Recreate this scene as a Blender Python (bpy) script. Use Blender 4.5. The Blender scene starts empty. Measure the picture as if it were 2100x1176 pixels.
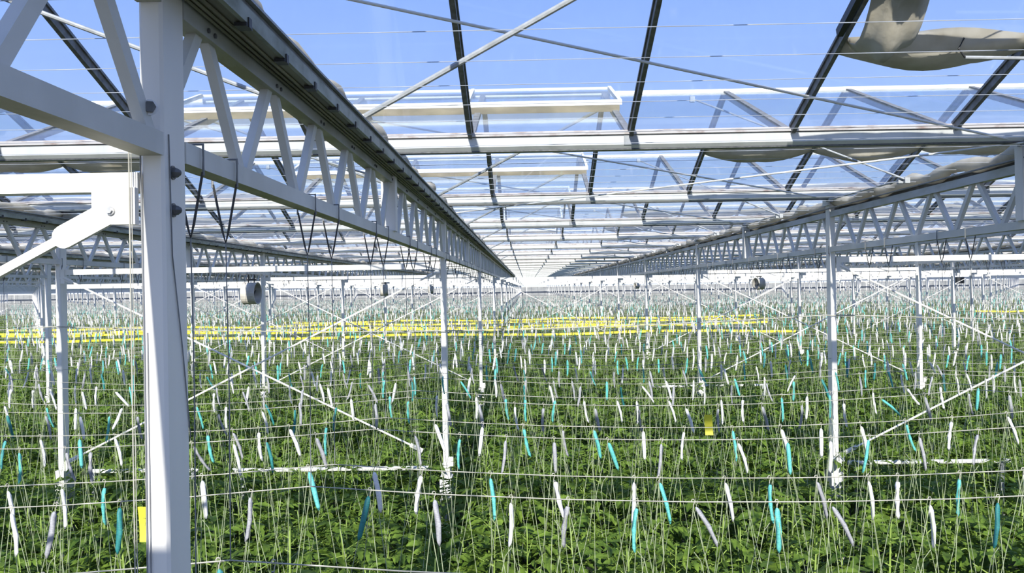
import bpy, math, random
from mathutils import Vector, Matrix, Euler
S = bpy.context.scene
RND = random.Random(7)
PI = math.pi
R = math.radians

# ---------------------------------------------------------------- camera, sky, sun, exposure
H = 3.2                                     # eye height above the floor
cam = bpy.data.cameras.new('camera')
cam.sensor_fit = 'HORIZONTAL'; cam.sensor_width = 36.0
cam.lens = 36.0 * 1825 / 2100
cam.clip_start = 0.05; cam.clip_end = 600
camo = bpy.data.objects.new('camera', cam)
S.collection.objects.link(camo)
S.camera = camo
YAW, PITCH, ROLL = -0.0165, 0.0019, 0.0158
f0 = Vector((math.sin(-YAW) * -1, math.cos(YAW), 0))
camo.matrix_world = (Matrix.Translation((0, 0, H)) @ Matrix.Rotation(-YAW, 4, 'Z') @ Matrix.Rotation(PITCH, 4, 'X')
                     @ Matrix.Rotation(PI / 2, 4, 'X') @ Matrix.Rotation(-ROLL, 4, 'Z'))

w = bpy.data.worlds.new('sky'); S.world = w; w.use_nodes = True
nt = w.node_tree; nt.nodes.clear()
tc = nt.nodes.new('ShaderNodeTexCoord'); sp = nt.nodes.new('ShaderNodeSeparateXYZ')
rp = nt.nodes.new('ShaderNodeValToRGB'); bg = nt.nodes.new('ShaderNodeBackground'); wo = nt.nodes.new('ShaderNodeOutputWorld')
nt.links.new(tc.outputs['Generated'], sp.inputs[0]); nt.links.new(sp.outputs['Z'], rp.inputs[0])
nt.links.new(rp.outputs[0], bg.inputs[0]); nt.links.new(bg.outputs[0], wo.inputs[0])
cr = rp.color_ramp
cr.elements[0].position = 0.0; cr.elements[0].color = (.80, .88, 1.0, 1)
cr.elements[1].position = 1.0; cr.elements[1].color = (.17, .32, .80, 1)
for p_, c_ in ((.10, (.55, .70, 1.0, 1)), (.22, (.36, .53, 1.0, 1)), (.32, (.28, .45, .96, 1))):
    e_ = cr.elements.new(p_); e_.color = c_
bg.inputs[1].default_value = 1.22

SUN_EL, SUN_AZ = R(24), R(1.5)            # sun behind the camera
sl = bpy.data.lights.new('sun', 'SUN'); sl.energy = 8.5; sl.angle = R(0.6); sl.color = (1.0, .965, .90)
so = bpy.data.objects.new('sun', sl); S.collection.objects.link(so)
sd = Vector((math.sin(SUN_AZ) * math.cos(SUN_EL), math.cos(SUN_AZ) * math.cos(SUN_EL), -math.sin(SUN_EL)))
so.rotation_euler = sd.to_track_quat('-Z', 'Y').to_euler(); so.location = (0, -20, 20)

vs = S.view_settings
S.display_settings.display_device = 'sRGB'
vs.view_transform = 'Standard'; vs.look = 'None'; vs.gamma = 1; vs.use_curve_mapping = False
vs.exposure = 0.0
cy = S.cycles
cy.max_bounces = 5; cy.diffuse_bounces = 3; cy.glossy_bounces = 3; cy.transmission_bounces = 3
cy.transparent_max_bounces = 48
cy.caustics_reflective = False; cy.caustics_refractive = False
cy.sample_clamp_indirect = 4

# ---------------------------------------------------------------- helpers
def tag(o, label=None, cat=None, group=None, kind=None):
    if label: o['label'] = label
    if cat: o['category'] = cat
    if group: o['group'] = group
    if kind: o['kind'] = kind
    return o

def empty(name, loc=(0, 0, 0), parent=None):
    o = bpy.data.objects.new(name, None); o.location = loc; o.empty_display_size = .1
    S.collection.objects.link(o)
    if parent: o.parent = parent
    return o

def link(name, mesh, parent=None, loc=(0, 0, 0), rot=None, scale=None):
    o = bpy.data.objects.new(name, mesh); o.location = loc
    if rot: o.rotation_euler = rot
    if scale: o.scale = (scale,) * 3 if not hasattr(scale, '__len__') else scale
    S.collection.objects.link(o)
    if parent: o.parent = parent
    return o

class MB:
    def __init__(s): s.v = []; s.f = []; s.mi = []; s.m = 0
    def add(s, vs_, fs):
        n = len(s.v); s.v.extend(tuple(a) for a in vs_)
        s.f.extend(tuple(i + n for i in q) for q in fs); s.mi.extend([s.m] * len(fs))
        return s
    def box(s, a, b):
        x0, y0, z0 = a; x1, y1, z1 = b
        return s.add([(x0,y0,z0),(x1,y0,z0),(x1,y1,z0),(x0,y1,z0),(x0,y0,z1),(x1,y0,z1),(x1,y1,z1),(x0,y1,z1)],
                     [(0,3,2,1),(4,5,6,7),(0,1,5,4),(1,2,6,5),(2,3,7,6),(3,0,4,7)])
    def beam(s, a, b, w_, h_, up=(0, 0, 1)):
        a = Vector(a); b = Vector(b); d = (b - a).normalized(); u = Vector(up)
        sx = d.cross(u)
        if sx.length < 1e-4: sx = d.cross(Vector((0, 1, 0)))
        sx.normalize(); u = sx.cross(d).normalized()
        p = []
        for q in (a, b):
            for i, j in ((-1,-1),(1,-1),(1,1),(-1,1)):
                p.append(q + sx * (i * w_ / 2) + u * (j * h_ / 2))
        return s.add(p, [(0,1,2,3),(7,6,5,4),(0,4,5,1),(1,5,6,2),(2,6,7,3),(3,7,4,0)])
    def tube(s, pts, r, n=6, cap=True):
        pts = [Vector(p) for p in pts]; rings = []
        for i, p in enumerate(pts):
            d = (pts[min(i+1, len(pts)-1)] - pts[max(i-1, 0)]).normalized()
            u = d.cross(Vector((0, 0, 1)))
            if u.length < .05: u = d.cross(Vector((0, 1, 0)))
            u.normalize(); t = u.cross(d)
            rr = r[i] if hasattr(r, '__len__') else r
            rings.append([p + u * (math.cos(2*PI*k/n) * rr) + t * (math.sin(2*PI*k/n) * rr) for k in range(n)])
        vs_ = [q for g in rings for q in g]; fs = []
        for i in range(len(pts) - 1):
            for k in range(n):
                fs.append((i*n+k, i*n+(k+1) % n, (i+1)*n+(k+1) % n, (i+1)*n+k))
        if cap:
            fs.append(tuple(range(n-1, -1, -1))); fs.append(tuple((len(pts)-1)*n + k for k in range(n)))
        return s.add(vs_, fs)
    def prism(s, poly, y0, y1, axis='Y'):
        n = len(poly)
        if axis == 'Y': P = [(x, y0, z) for x, z in poly] + [(x, y1, z) for x, z in poly]
        elif axis == 'X': P = [(y0, x, z) for x, z in poly] + [(y1, x, z) for x, z in poly]
        else: P = [(x, z, y0) for x, z in poly] + [(x, z, y1) for x, z in poly]
        fs = [(i, (i+1) % n, n + (i+1) % n, n + i) for i in range(n)]
        fs += [tuple(range(n-1, -1, -1)), tuple(range(n, 2*n))]
        return s.add(P, fs)
    def mesh(s, name, *mats, smooth=False):
        me = bpy.data.meshes.new(name); me.from_pydata(s.v, [], s.f)
        for m in mats: me.materials.append(m)
        if len(mats) > 1: me.polygons.foreach_set('material_index', s.mi)
        if smooth: me.polygons.foreach_set('use_smooth', [True] * len(s.f))
        me.update(); return me
    def build(s, name, mat, parent=None, loc=(0, 0, 0), smooth=False, rot=None):
        mats = mat if isinstance(mat, (list, tuple)) else [mat]
        return link(name, s.mesh(name, *mats, smooth=smooth), parent, loc, rot)

# ---------------------------------------------------------------- materials
def mat(name): 
    m = bpy.data.materials.new(name); m.use_nodes = True; m.node_tree.nodes.clear(); return m, m.node_tree.nodes, m.node_tree.links
def pmat(name, c1, c2=None, scale=8, rough=.5, metal=0, lo=.35, hi=.65, stretch=(1, 1, 1), bump=0):
    m, N, L = mat(name)
    b = N.new('ShaderNodeBsdfPrincipled'); o = N.new('ShaderNodeOutputMaterial'); L.new(b.outputs[0], o.inputs[0])
    b.inputs['Roughness'].default_value = rough; b.inputs['Metallic'].default_value = metal
    if c2 is None: c2 = tuple(x * .85 for x in c1)
    t = N.new('ShaderNodeTexCoord'); mp = N.new('ShaderNodeMapping'); mp.inputs['Scale'].default_value = stretch
    n = N.new('ShaderNodeTexNoise'); n.inputs['Scale'].default_value = scale; n.inputs['Detail'].default_value = 4
    r = N.new('ShaderNodeValToRGB'); r.color_ramp.elements[0].position = lo; r.color_ramp.elements[1].position = hi
    r.color_ramp.elements[0].color = (*c1, 1); r.color_ramp.elements[1].color = (*c2, 1)
    L.new(t.outputs['Object'], mp.inputs[0]); L.new(mp.outputs[0], n.inputs[0]); L.new(n.outputs[0], r.inputs[0]); L.new(r.outputs[0], b.inputs['Base Color'])
    if bump:
        bp = N.new('ShaderNodeBump'); bp.inputs['Strength'].default_value = bump; bp.inputs['Distance'].default_value = .02
        L.new(n.outputs[0], bp.inputs['Height']); L.new(bp.outputs[0], b.inputs['Normal'])
    return m

M = {}
M['white'] = pmat('white_painted_steel', (.84, .81, .75), (.76, .73, .68), 3, .42, stretch=(1, 1, .3))
M['girder'] = pmat('greyed_white_girder_paint', (.66, .65, .61), (.55, .545, .51), 4, .45)
M['chord'] = pmat('white_steel_with_algae', (.46, .47, .46), (.27, .27, .20), 6, .5, stretch=(1, .4, 1), lo=.42, hi=.75)
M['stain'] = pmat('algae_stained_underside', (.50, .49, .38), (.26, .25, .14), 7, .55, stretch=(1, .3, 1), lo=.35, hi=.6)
M['gasket'] = pmat('weathered_brown_rubber', (.30, .26, .18), (.16, .14, .10), 9, .7, stretch=(.3, 1, 1))
M['tray'] = pmat('dirty_screen_tray', (.27, .25, .18), (.11, .10, .07), 9, .6, stretch=(3, .15, 1))
M['traylight'] = pmat('stained_aluminium', (.38, .39, .33), (.18, .19, .13), 12, .55, stretch=(1, .5, 1), lo=.4, hi=.7)
M['galv'] = pmat('galvanised_steel', (.42, .43, .44), (.30, .31, .31), 14, .5, metal=.2)
M['bar'] = pmat('weathered_glazing_bar', (.24, .24, .235), (.15, .14, .125), 20, .6)
M['alu'] = pmat('aluminium_gutter', (.86, .86, .83), (.68, .68, .64), 5, .45, stretch=(1.5, 1, .2), lo=.45, hi=.8)
M['lip'] = pmat('rusty_gutter_lip', (.75, .70, .66), (.36, .22, .17), 18, .6, stretch=(.5, 1, 1), lo=.5, hi=.8)
M['black'] = pmat('black_plastic', (.02, .02, .022), (.035, .035, .035), 10, .5)
M['bolt'] = pmat('dark_bolt_steel', (.07, .075, .08), (.14, .14, .14), 30, .45, metal=.4)
M['washer'] = pmat('zinc_washer', (.55, .56, .57), (.4, .4, .4), 30, .35, metal=.5)
M['wire'] = pmat('pale_support_wire', (.48, .46, .39), (.34, .33, .28), 10, .5)
M['screenwire'] = pmat('thin_polyester_wire', (.50, .52, .55), (.30, .32, .36), 3, .4)
M['cable'] = pmat('grey_cable', (.24, .25, .26), (.16, .16, .16), 10, .6)
M['yellow'] = pmat('yellow_sticky_plastic', (.85, .72, .03), (.78, .66, .02), 5, .35)
M['yellowtag'] = pmat('yellow_card', (.86, .78, .05), (.74, .68, .04), 9, .5)
M['ink'] = pmat('pen_ink', (.05, .05, .07), (.04, .04, .05), 9, .6)
M['fan'] = pmat('grey_fan_housing', (.58, .54, .47), (.42, .39, .34), 4, .5)
M['fandark'] = pmat('fan_inside', (.07, .065, .06), (.05, .05, .05), 4, .7)
M['soil'] = pmat('dark_ground_cover', (.07, .075, .06), (.03, .035, .025), 3, .9)
M['concrete'] = pmat('pale_concrete', (.72, .70, .68), (.55, .54, .52), 7, .8)
M['pipe'] = pmat('white_steel_pipe', (.78, .77, .74), (.55, .54, .5), 7, .5)
M['wall'] = pmat('grey_plastic_sheet', (.27, .275, .275), (.20, .205, .21), .7, .7, stretch=(1, 1, 4))
M['stem'] = pmat('green_tomato_stem', (.27, .37, .08), (.18, .27, .05), 12, .6)

def fabric():
    m, N, L = mat('beige_shade_cloth')
    o = N.new('ShaderNodeOutputMaterial'); d = N.new('ShaderNodeBsdfDiffuse'); t = N.new('ShaderNodeBsdfTranslucent'); mx = N.new('ShaderNodeMixShader')
    tc_ = N.new('ShaderNodeTexCoord'); n = N.new('ShaderNodeTexNoise'); n.inputs['Scale'].default_value = 5; n.inputs['Detail'].default_value = 5
    r = N.new('ShaderNodeValToRGB'); r.color_ramp.elements[0].position = .35; r.color_ramp.elements[1].position = .7
    r.color_ramp.elements[0].color = (.78, .72, .60, 1); r.color_ramp.elements[1].color = (.60, .54, .42, 1)
    L.new(tc_.outputs['Object'], n.inputs[0]); L.new(n.outputs[0], r.inputs[0]); L.new(r.outputs[0], d.inputs[0]); L.new(r.outputs[0], t.inputs[0])
    bp = N.new('ShaderNodeBump'); bp.inputs['Strength'].default_value = .5; bp.inputs['Distance'].default_value = .02
    L.new(n.outputs[0], bp.inputs['Height']); L.new(bp.outputs[0], d.inputs['Normal'])
    mx.inputs[0].default_value = .35; L.new(d.outputs[0], mx.inputs[1]); L.new(t.outputs[0], mx.inputs[2]); L.new(mx.outputs[0], o.inputs[0])
    return m
M['fabric'] = fabric()

def glass(name, dust):
    m, N, L = mat(name)
    o = N.new('ShaderNodeOutputMaterial'); tr = N.new('ShaderNodeBsdfTransparent'); tr.inputs[0].default_value = (.96, .975, .98, 1)
    gl = N.new('ShaderNodeBsdfGlossy'); gl.inputs['Roughness'].default_value = .06; gl.inputs[0].default_value = (.95, .97, 1, 1)
    lw = N.new('ShaderNodeLayerWeight'); lw.inputs[0].default_value = .5
    pw_ = N.new('ShaderNodeMath'); pw_.operation = 'POWER'; pw_.inputs[1].default_value = 5; L.new(lw.outputs['Facing'], pw_.inputs[0])
    fr = N.new('ShaderNodeMath'); fr.operation = 'MULTIPLY_ADD'; fr.inputs[1].default_value = .42; fr.inputs[2].default_value = .04; L.new(pw_.outputs[0], fr.inputs[0])
    m1 = N.new('ShaderNodeMixShader'); L.new(fr.outputs[0], m1.inputs[0]); L.new(tr.outputs[0], m1.inputs[1]); L.new(gl.outputs[0], m1.inputs[2])
    df = N.new('ShaderNodeBsdfDiffuse'); df.inputs[0].default_value = (.85, .87, .88, 1)
    tl = N.new('ShaderNodeBsdfTranslucent'); tl.inputs[0].default_value = (.85, .87, .88, 1)
    m2 = N.new('ShaderNodeMixShader'); m2.inputs[0].default_value = .5; L.new(df.outputs[0], m2.inputs[1]); L.new(tl.outputs[0], m2.inputs[2])
    m3 = N.new('ShaderNodeMixShader'); L.new(m1.outputs[0], m3.inputs[1]); L.new(m2.outputs[0], m3.inputs[2])
    tc_ = N.new('ShaderNodeTexCoord'); n = N.new('ShaderNodeTexNoise'); n.inputs['Scale'].default_value = 1.6; n.inputs['Detail'].default_value = 6
    mr = N.new('ShaderNodeMapRange'); mr.inputs[1].default_value = .35; mr.inputs[2].default_value = .75; mr.inputs[3].default_value = dust * .5; mr.inputs[4].default_value = dust * 1.6
    L.new(tc_.outputs['Object'], n.inputs[0]); L.new(n.outputs[0], mr.inputs[0]); L.new(mr.outputs[0], m3.inputs[0])
    L.new(m3.outputs[0], o.inputs[0])
    return m
M['glass'] = glass('dusty_roof_glass', .035)
M['glass_far'] = glass('hazy_roof_glass', .11)

def leafmat():
    m, N, L = mat('tomato_leaf')
    o = N.new('ShaderNodeOutputMaterial'); d = N.new('ShaderNodeBsdfPrincipled'); t = N.new('ShaderNodeBsdfTranslucent'); mx = N.new('ShaderNodeMixShader')
    oi = N.new('ShaderNodeObjectInfo'); g = N.new('ShaderNodeNewGeometry'); n = N.new('ShaderNodeTexNoise'); n.inputs['Scale'].default_value = 16
    n.inputs['Detail'].default_value = 3
    L.new(g.outputs['Position'], n.inputs[0])
    ad = N.new('ShaderNodeMath'); ad.operation = 'ADD'; ml = N.new('ShaderNodeMath'); ml.operation = 'MULTIPLY'; ml.inputs[1].default_value = .25
    L.new(oi.outputs['Random'], ml.inputs[0]); L.new(ml.outputs[0], ad.inputs[0]); L.new(n.outputs[0], ad.inputs[1])
    r = N.new('ShaderNodeValToRGB'); r.color_ramp.elements[0].position = .35; r.color_ramp.elements[1].position = .95
    r.color_ramp.elements[0].color = (.035, .082, .012, 1); r.color_ramp.elements[1].color = (.21, .315, .042, 1)
    L.new(ad.outputs[0], r.inputs[0]); L.new(r.outputs[0], d.inputs['Base Color'])
    d.inputs['Roughness'].default_value = .6; d.inputs['Specular IOR Level'].default_value = .22
    hs = N.new('ShaderNodeHueSaturation'); hs.inputs['Value'].default_value = 1.3; hs.inputs['Hue'].default_value = .485
    L.new(r.outputs[0], hs.inputs['Color']); L.new(hs.outputs[0], t.inputs[0])
    mx.inputs[0].default_value = .3; L.new(d.outputs[0], mx.inputs[1]); L.new(t.outputs[0], mx.inputs[2]); L.new(mx.outputs[0], o.inputs[0])
    return m
M['leaf'] = leafmat()
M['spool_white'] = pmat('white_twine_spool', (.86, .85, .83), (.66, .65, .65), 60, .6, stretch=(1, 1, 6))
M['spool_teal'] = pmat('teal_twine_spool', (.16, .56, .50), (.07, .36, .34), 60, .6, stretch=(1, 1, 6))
M['spool_grey'] = pmat('shaded_white_twine_spool', (.40, .40, .42), (.26, .26, .28), 60, .6, stretch=(1, 1, 6))  # white spool with shade painted into its colour
M['spool_dark teal'] = pmat('shaded_teal_twine_spool', (.03, .24, .23), (.02, .15, .15), 60, .6, stretch=(1, 1, 6))  # teal spool with shade painted into its colour
M['twine'] = pmat('pale_green_twine', (.36, .40, .25), (.25, .29, .17), 20, .7)

# ---------------------------------------------------------------- grid of the greenhouse
XL, B, D, Y0, SP = -.970, 4.5, 8.0, 2.30, 4.0
ZG, ZGT, ZRG = H + .972, H + 1.10, H + 1.80
YEND = Y0 + 39 * SP                       # back wall
XB = -.379                                # a glazing bar
def rowx(j): return XL + B * (j + 1)      # j=-1: the row with the near column
def gy(i): return Y0 + SP * i
def half(y, m=1.0): return max(9.0, .60 * max(y, 0) + 2.5) * m
ORD = ['first', 'second', 'third', 'fourth', 'fifth', 'sixth', 'seventh', 'eighth', 'ninth', 'tenth', 'eleventh', 'twelfth',
       'thirteenth', 'fourteenth', 'fifteenth', 'sixteenth', 'seventeenth', 'eighteenth', 'nineteenth', 'twentieth']
def nth(n):
    n = int(n)
    if 0 <= n < 20: return ORD[n]
    if n < 0: return 'nearest'
    k = n + 1
    return '%d%s' % (k, 'th' if 10 < k % 100 < 14 else {1: 'st', 2: 'nd', 3: 'rd'}.get(k % 10, 'th'))
def rown(j):
    return '%s row %s of centre' % (nth(-j - 1 if j < 0 else j), 'left' if j < 0 else 'right')

# ---------------------------------------------------------------- setting: floor, back wall, roof glazing
fl = MB(); fl.box((-105, -12, -.1), (105, YEND + 2, 0))
tag(fl.build('floor', M['soil']), 'dark ground under the tomato rows', kind='structure')
wb = empty('wall_back', (0, YEND, 0)); tag(wb, 'pale grey end wall far behind the crop', kind='structure')
mb = MB(); mb.box((-100, 0, 0), (100, .08, H + .15)); mb.build('wall_sheet', M['wall'], wb)
mb = MB()
for x in range(-96, 97, 4): mb.box((x - .06, -.05, 0), (x + .06, 0, ZG))
for z in (1.6, 3.35): mb.box((-100, -.04, z), (100, -.001, z + .08))
o = mb.build('wall_frame', M['white'], wb); o['kind'] = 'stuff'
mb = MB(); mb.box((-100, .02, H + .15), (100, .05, ZRG)); mb.build('gable_glass', M['glass_far'], wb)

roof = empty('ceiling', (0, 0, ZG)); tag(roof, 'pitched glass roof in long low bays between gutters', kind='structure')
RUN = 2.0 - .06
slope_len = math.hypot(RUN, ZRG - ZGT)
pane_me = MB()
ang = math.atan2(ZRG - ZGT, RUN)
pane_me.box((.02, 0, -.002), (1.105, slope_len, .002)); pane_mesh = pane_me.mesh('pane', M['glass'])
bar_mb = MB(); bar_mb.box((-.014, 0, -.055), (.014, slope_len, -.008)); bar_mb.box((-.024, 0, -.008), (.024, slope_len, .010))
bar_mesh = bar_mb.mesh('glazing_bar', M['bar'])
rest_pane, rest_bar = MB(), MB()
def slope_pts(i, far):
    "gutter-side point and ridge-side point of one slope of bay i"
    if far: return (gy(i + 1) - .06, ZGT), (gy(i) + 2, ZRG)
    return (gy(i) + .06, ZGT), (gy(i) + 2, ZRG)
VX0, VX1 = XB - 2 * 1.125 - .02 , XB + 1.125
for i in range(-3, 39):
    hw = half(gy(i + 1)); k0 = int(math.floor((-hw - XB) / 1.125)); k1 = int(math.ceil((hw - XB) / 1.125))
    for far in (False, True):
        (ya, za), (yb, zb) = slope_pts(i, far)
        near = 0 <= i <= 2
        rz = ang if not far else PI - ang
        for k in range(k0, k1 + 1):
            x = XB + 1.125 * k
            if near and k >= k0 + 1 and k <= k1 - 1:
                link('glazing_bar', bar_mesh, roof, (x, ya, za - ZG), (ang, 0, 0) if not far else (ang, 0, PI))
                xx = x if not far else x + 1.125
                link('pane', pane_mesh, roof, (xx, ya, za - ZG), (ang, 0, 0) if not far else (ang, 0, PI))
            else:
                rest_bar.beam((x, ya, za - ZG - .03), (x, yb, zb - ZG - .03), .03, .06)
                rest_pane.add([(x + .02, ya, za - ZG), (x + 1.105, ya, za - ZG), (x + 1.105, yb, zb - ZG), (x + .02, yb, zb - ZG)], [(0, 1, 2, 3)])
    rb = MB(); rb.box((-hw, gy(i) + 1.955, ZRG - ZG - .02), (hw, gy(i) + 2.03, ZRG - ZG + .012))
    rb.build('ridge_beam', M['alu'], roof)
o = rest_pane.build('pane', M['glass_far'], roof); o['kind'] = 'stuff'
o = rest_bar.build('glazing_bar', M['bar'], roof); o['kind'] = 'stuff'

# ---------------------------------------------------------------- gutters
def gutter_profile():
    return [(-.035, 0), (.035, 0), (.062, .022), (.062, .088), (-.062, .088), (-.062, .022)]
mb = MB(); mb.box((-.05, -.066, .02), (.05, .066, .0905)); SLEEVE = mb.mesh('joint_sleeve', M['galv'])
for i in range(-3, 39):
    hw = half(gy(i) + 2)
    g = empty('gutter', (0, gy(i), ZG))
    where = {0: 'over the near column', 1: 'nearest across the view, in front of the blue sky'}.get(i, '%s one back from the camera' % nth(max(i - 1, 0)))
    if i < 0: where = 'behind the camera, %s one back' % nth(-i - 1)
    tag(g, 'white aluminium roof gutter, ' + where, 'gutter', 'roof gutters across the bays')
    mb = MB(); mb.prism(gutter_profile(), -hw, hw, 'X'); mb.build('trough', M['alu'], g)
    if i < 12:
        mb = MB(); mb.box((-hw, -.036, -.010), (hw, .036, -.001)); mb.build('underside_shade', M['bolt'], g)  # dark strip added to draw the shaded line under the trough
    if i < 12:
        mb = MB(); mb.box((-hw, -.082, .092), (hw, .082, .106)); mb.box((-hw, -.070, .112), (hw, .070, .124)); mb.build('lip', M['lip'], g)
        if -1 <= i < 8:
            nj = int(hw / 4.5)
            for k in range(-nj, nj + 1): link('joint_sleeve', SLEEVE, g, (XB + 1.125 + 4.5 * k, 0, 0))
    else:
        mb = MB(); mb.box((-hw, -.08, .09), (hw, .08, .124)); mb.build('lip', M['alu'], g)

# ---------------------------------------------------------------- vents on the outer near slopes
vn = 0
for i in range(1, 24):
    spans = [(VX0 - .35, VX0 + 3.45)]
    if i > 5: spans += [(VX0 - .35 + s * 9, VX0 + 3.45 + s * 9) for s in (-2, -1, 1, 2) if abs(VX0 + s * 9) + 4 < half(gy(i))]
    for si, (x0, x1) in enumerate(spans):
        v = empty('roof_vent', (x0, gy(i) + 1.93, ZRG + .04))
        v.rotation_euler = (R(-90) + PI / 2 + ang - R(0.6), 0, 0)
        tag(v, 'roof vent with white frame, %s roof bay back%s' % (nth(i - 1), '' if si == 0 else ', ' + ['far left', 'left', 'right', 'far right'][si - 1]), 'roof vent', 'ridge vents')
        Wd = x1 - x0; Ln = 1.0
        mb = MB(); mb.box((0, -Ln - .02, -.02), (Wd, -Ln + .02, .018)); mb.build('bottom_rail', M['alu'], v)
        mb = MB(); mb.box((0, -.03, -.015), (Wd, 0, .008)); mb.build('top_rail', M['alu'], v)
        mb = MB(); mb.box((0.02, -Ln - .03, -.075), (Wd - .02, -Ln + .01, -.022)); mb.build('gasket_strip', M['gasket'], v)
        for k in range(4):
            xk = Wd * k / 3
            mb = MB(); mb.box((min(max(xk - .015, 0), Wd - .03), -Ln + .035, -.015), (min(max(xk - .015, 0), Wd - .03) + .03, -.045, .02)); mb.build('frame_bar', M['alu'], v)
        for k in range(3):
            mb = MB(); mb.box((Wd * k / 3 + .016, -Ln + .03, -.003), (Wd * (k + 1) / 3 - .016, -.045, .003)); mb.build('pane', M['glass_far'], v)
        vn += 1

# ---------------------------------------------------------------- shade cloth bunched under the far slopes
def swag(i, x0, n, name_extra, flap=False):
    t = empty('shade_screen', (x0, gy(i) + 3.02, ZG + .47))
    tag(t, 'bunched beige shade cloth, ' + name_extra, 'shade cloth', 'shade screens under the roof')
    rr = random.Random(i * 7 + int(x0 * 3) + 50)
    mb = MB(); pts = []; nn = 12
    L_ = n * 1.125; rows = []
    for q in range(n * nn + 1):
        u = q / nn; fu = u - math.floor(u); s_ = math.sin(PI * fu) ** .8 if 0 < fu < 1 else 0
        x = u * 1.125
        sag = .0 + (.035 + .02 * math.sin(math.floor(u) * 2.3)) * s_
        ring = []
        nr = 12
        for k in range(nr):
            a = 2 * PI * k / nr
            wy = (.07 + .055 * s_) ; wz = (.022 + .045 * s_)
            lump = 1 + .22 * math.sin(k * 2.2 + u * 5 + i) * (.3 + s_)
            yy = math.cos(a) * wy * lump; zz = math.sin(a) * wz * lump - sag - yy * math.tan(ang)
            ring.append((x, yy, zz - .03))
        rows.append(ring)
    vs_ = [p for g_ in rows for p in g_]; fs = []
    for q in range(len(rows) - 1):
        for k in range(12): fs.append((q*12+k, q*12+(k+1) % 12, (q+1)*12+(k+1) % 12, (q+1)*12+k))
    fs.append(tuple(range(11, -1, -1))); fs.append(tuple((len(rows)-1)*12 + k for k in range(12)))
    mb.add(vs_, fs); mb.build('cloth', M['fabric'], t, smooth=True)
    if flap:      # the cloth piece running up along the bar towards the ridge
        mb = MB(); rows = []
        for a in range(15):
            v_ = a / 14
            y = -.05 - v_ * 1.0 ; zc = .02 - .15 * math.sin(min(v_ * 2.2, 1) * PI) * .8 + v_ * .37
            wdt = .32
            rows.append([(.03 + wdt * (b / 10), y, zc - .03 - .11 * math.sin(PI * b / 10) - .02 * math.sin(b * 1.3 + a * .7)) for b in range(11)])
        vs_ = [p for g_ in rows for p in g_]; fs = []
        for a in range(14):
            for b in range(10): fs.append((a*11+b, a*11+b+1, (a+1)*11+b+1, (a+1)*11+b))
        n0 = len(vs_); vs_ += [(x, y, z + .006) for x, y, z in vs_]
        fs += [tuple(n0 + q for q in reversed(f_)) for f_ in fs]
        mb.add(vs_, fs); mb.build('cloth_flap', M['fabric'], t, smooth=True)
        mb = MB(); mb.beam((-.045, -.16, .0), (-.045, -1.3, .43), .035, .05); mb.build('edge_profile', M['black'], t)
        mb = MB(); mb.tube([(.70, -.10, -.14), (1.9, -.06, -.17), (3.4, 0, -.22)], .011, 8); mb.build('pull_rod', M['galv'], t)
        mb = MB(); mb.tube([(.345, -.55, .07), (.56, -.55, .075), (.62, -.55, .11), (1.0, -.62, .28)], .0035, 5); mb.build('draw_cord', M['screenwire'], t)
        mb = MB(); mb.tube([(.70, -.10, -.14), (.66, -.11, -.09), (.69, -.115, -.03)], .006, 5); mb.build('rod_hook', M['black'], t)
sn = 0
for i in range(0, 20):
    hw = half(gy(i + 1))
    xr = XB + 1.125 * 2; nR = min(int((hw - xr) / 1.125), 14)
    bay = 'right side of the %s roof bay' % nth(i)
    swag(i, xr, max(nR, 2), bay, flap=(i == 0))
    if i >= 1:
        nL = min(int((hw - 4.0) / 1.125), 12); xl = XB - 1.125 * 3 - 1.125 * nL
        swag(i, xl, max(nL, 2), 'left side of the %s roof bay' % nth(i))
# bays behind the camera also carry the cloth, whose shade falls on the first gutters
for i in (-3, -2, -1): swag(i, XB + 2.25, 4, 'behind the camera, roof bay %s back' % ORD[-i - 1])

# ---------------------------------------------------------------- columns
def column(j, k):
    x, y = rowx(j), Y0 + D * k
    near = (j, k) == (-1, 0)
    t = empty('column', (x, y, 0))
    if near: lab = 'large white steel column close to the camera at left, dark bolts on its side'
    else: lab = 'white steel column, %s one back, %s' % (nth(k - (0 if j == -1 else 1)), rown(j))
    tag(t, lab, 'column', 'steel columns')
    c = .008
    w2, d = .031, .15
    poly = [(-w2 + c, 0), (w2 - c, 0), (w2, c), (w2, d - c), (w2 - c, d), (-w2 + c, d), (-w2, d - c), (-w2, c)]
    top = ZG if not near else H + 1.3
    mb = MB(); mb.prism([(a, b) for a, b in poly], 1.16 if not near else 0, ZG - .002, 'Z'); mb.build('post', M['white'], t)
    if not near:
        mb = MB(); mb.prism([(-.07, -.04), (.07, -.04), (.07, .19), (-.07, .19)], 0, 1.02, 'Z'); mb.build('footing', M['concrete'], t)
        if k < 5:
            mb = MB(); mb.box((-.05, -.03, 1.02), (.05, .18, 1.155)); mb.box((.03, -.02, 1.15), (.09, -.012, 1.26)); mb.build('base_plate', M['white'], t)
            mb = MB(); mb.box((-.055, -.012, ZG - .075), (-.033, .17, ZG + .0)); mb.box((.033, -.012, ZG - .075), (.055, .17, ZG)); mb.build('head_bracket', M['white'], t)
    return t
COLS = {}; FARC = MB()
for k in range(0, 20):
    y = Y0 + D * k
    js = range(-1, 0) if k == 0 else range(-int(half(y) / B) - 2, int(half(y) / B) + 1)
    for j in js:
        if k == 0 or abs(rowx(j)) < .60 * y + 1.2:
            if k < 11: COLS[(j, k)] = column(j, k)
            else:
                x_ = rowx(j); FARC.box((x_ - .031, y, 1.1), (x_ + .031, y + .15, ZG)); FARC.box((x_ - .1, y - .06, 0), (x_ + .1, y + .21, 1.1))
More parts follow.
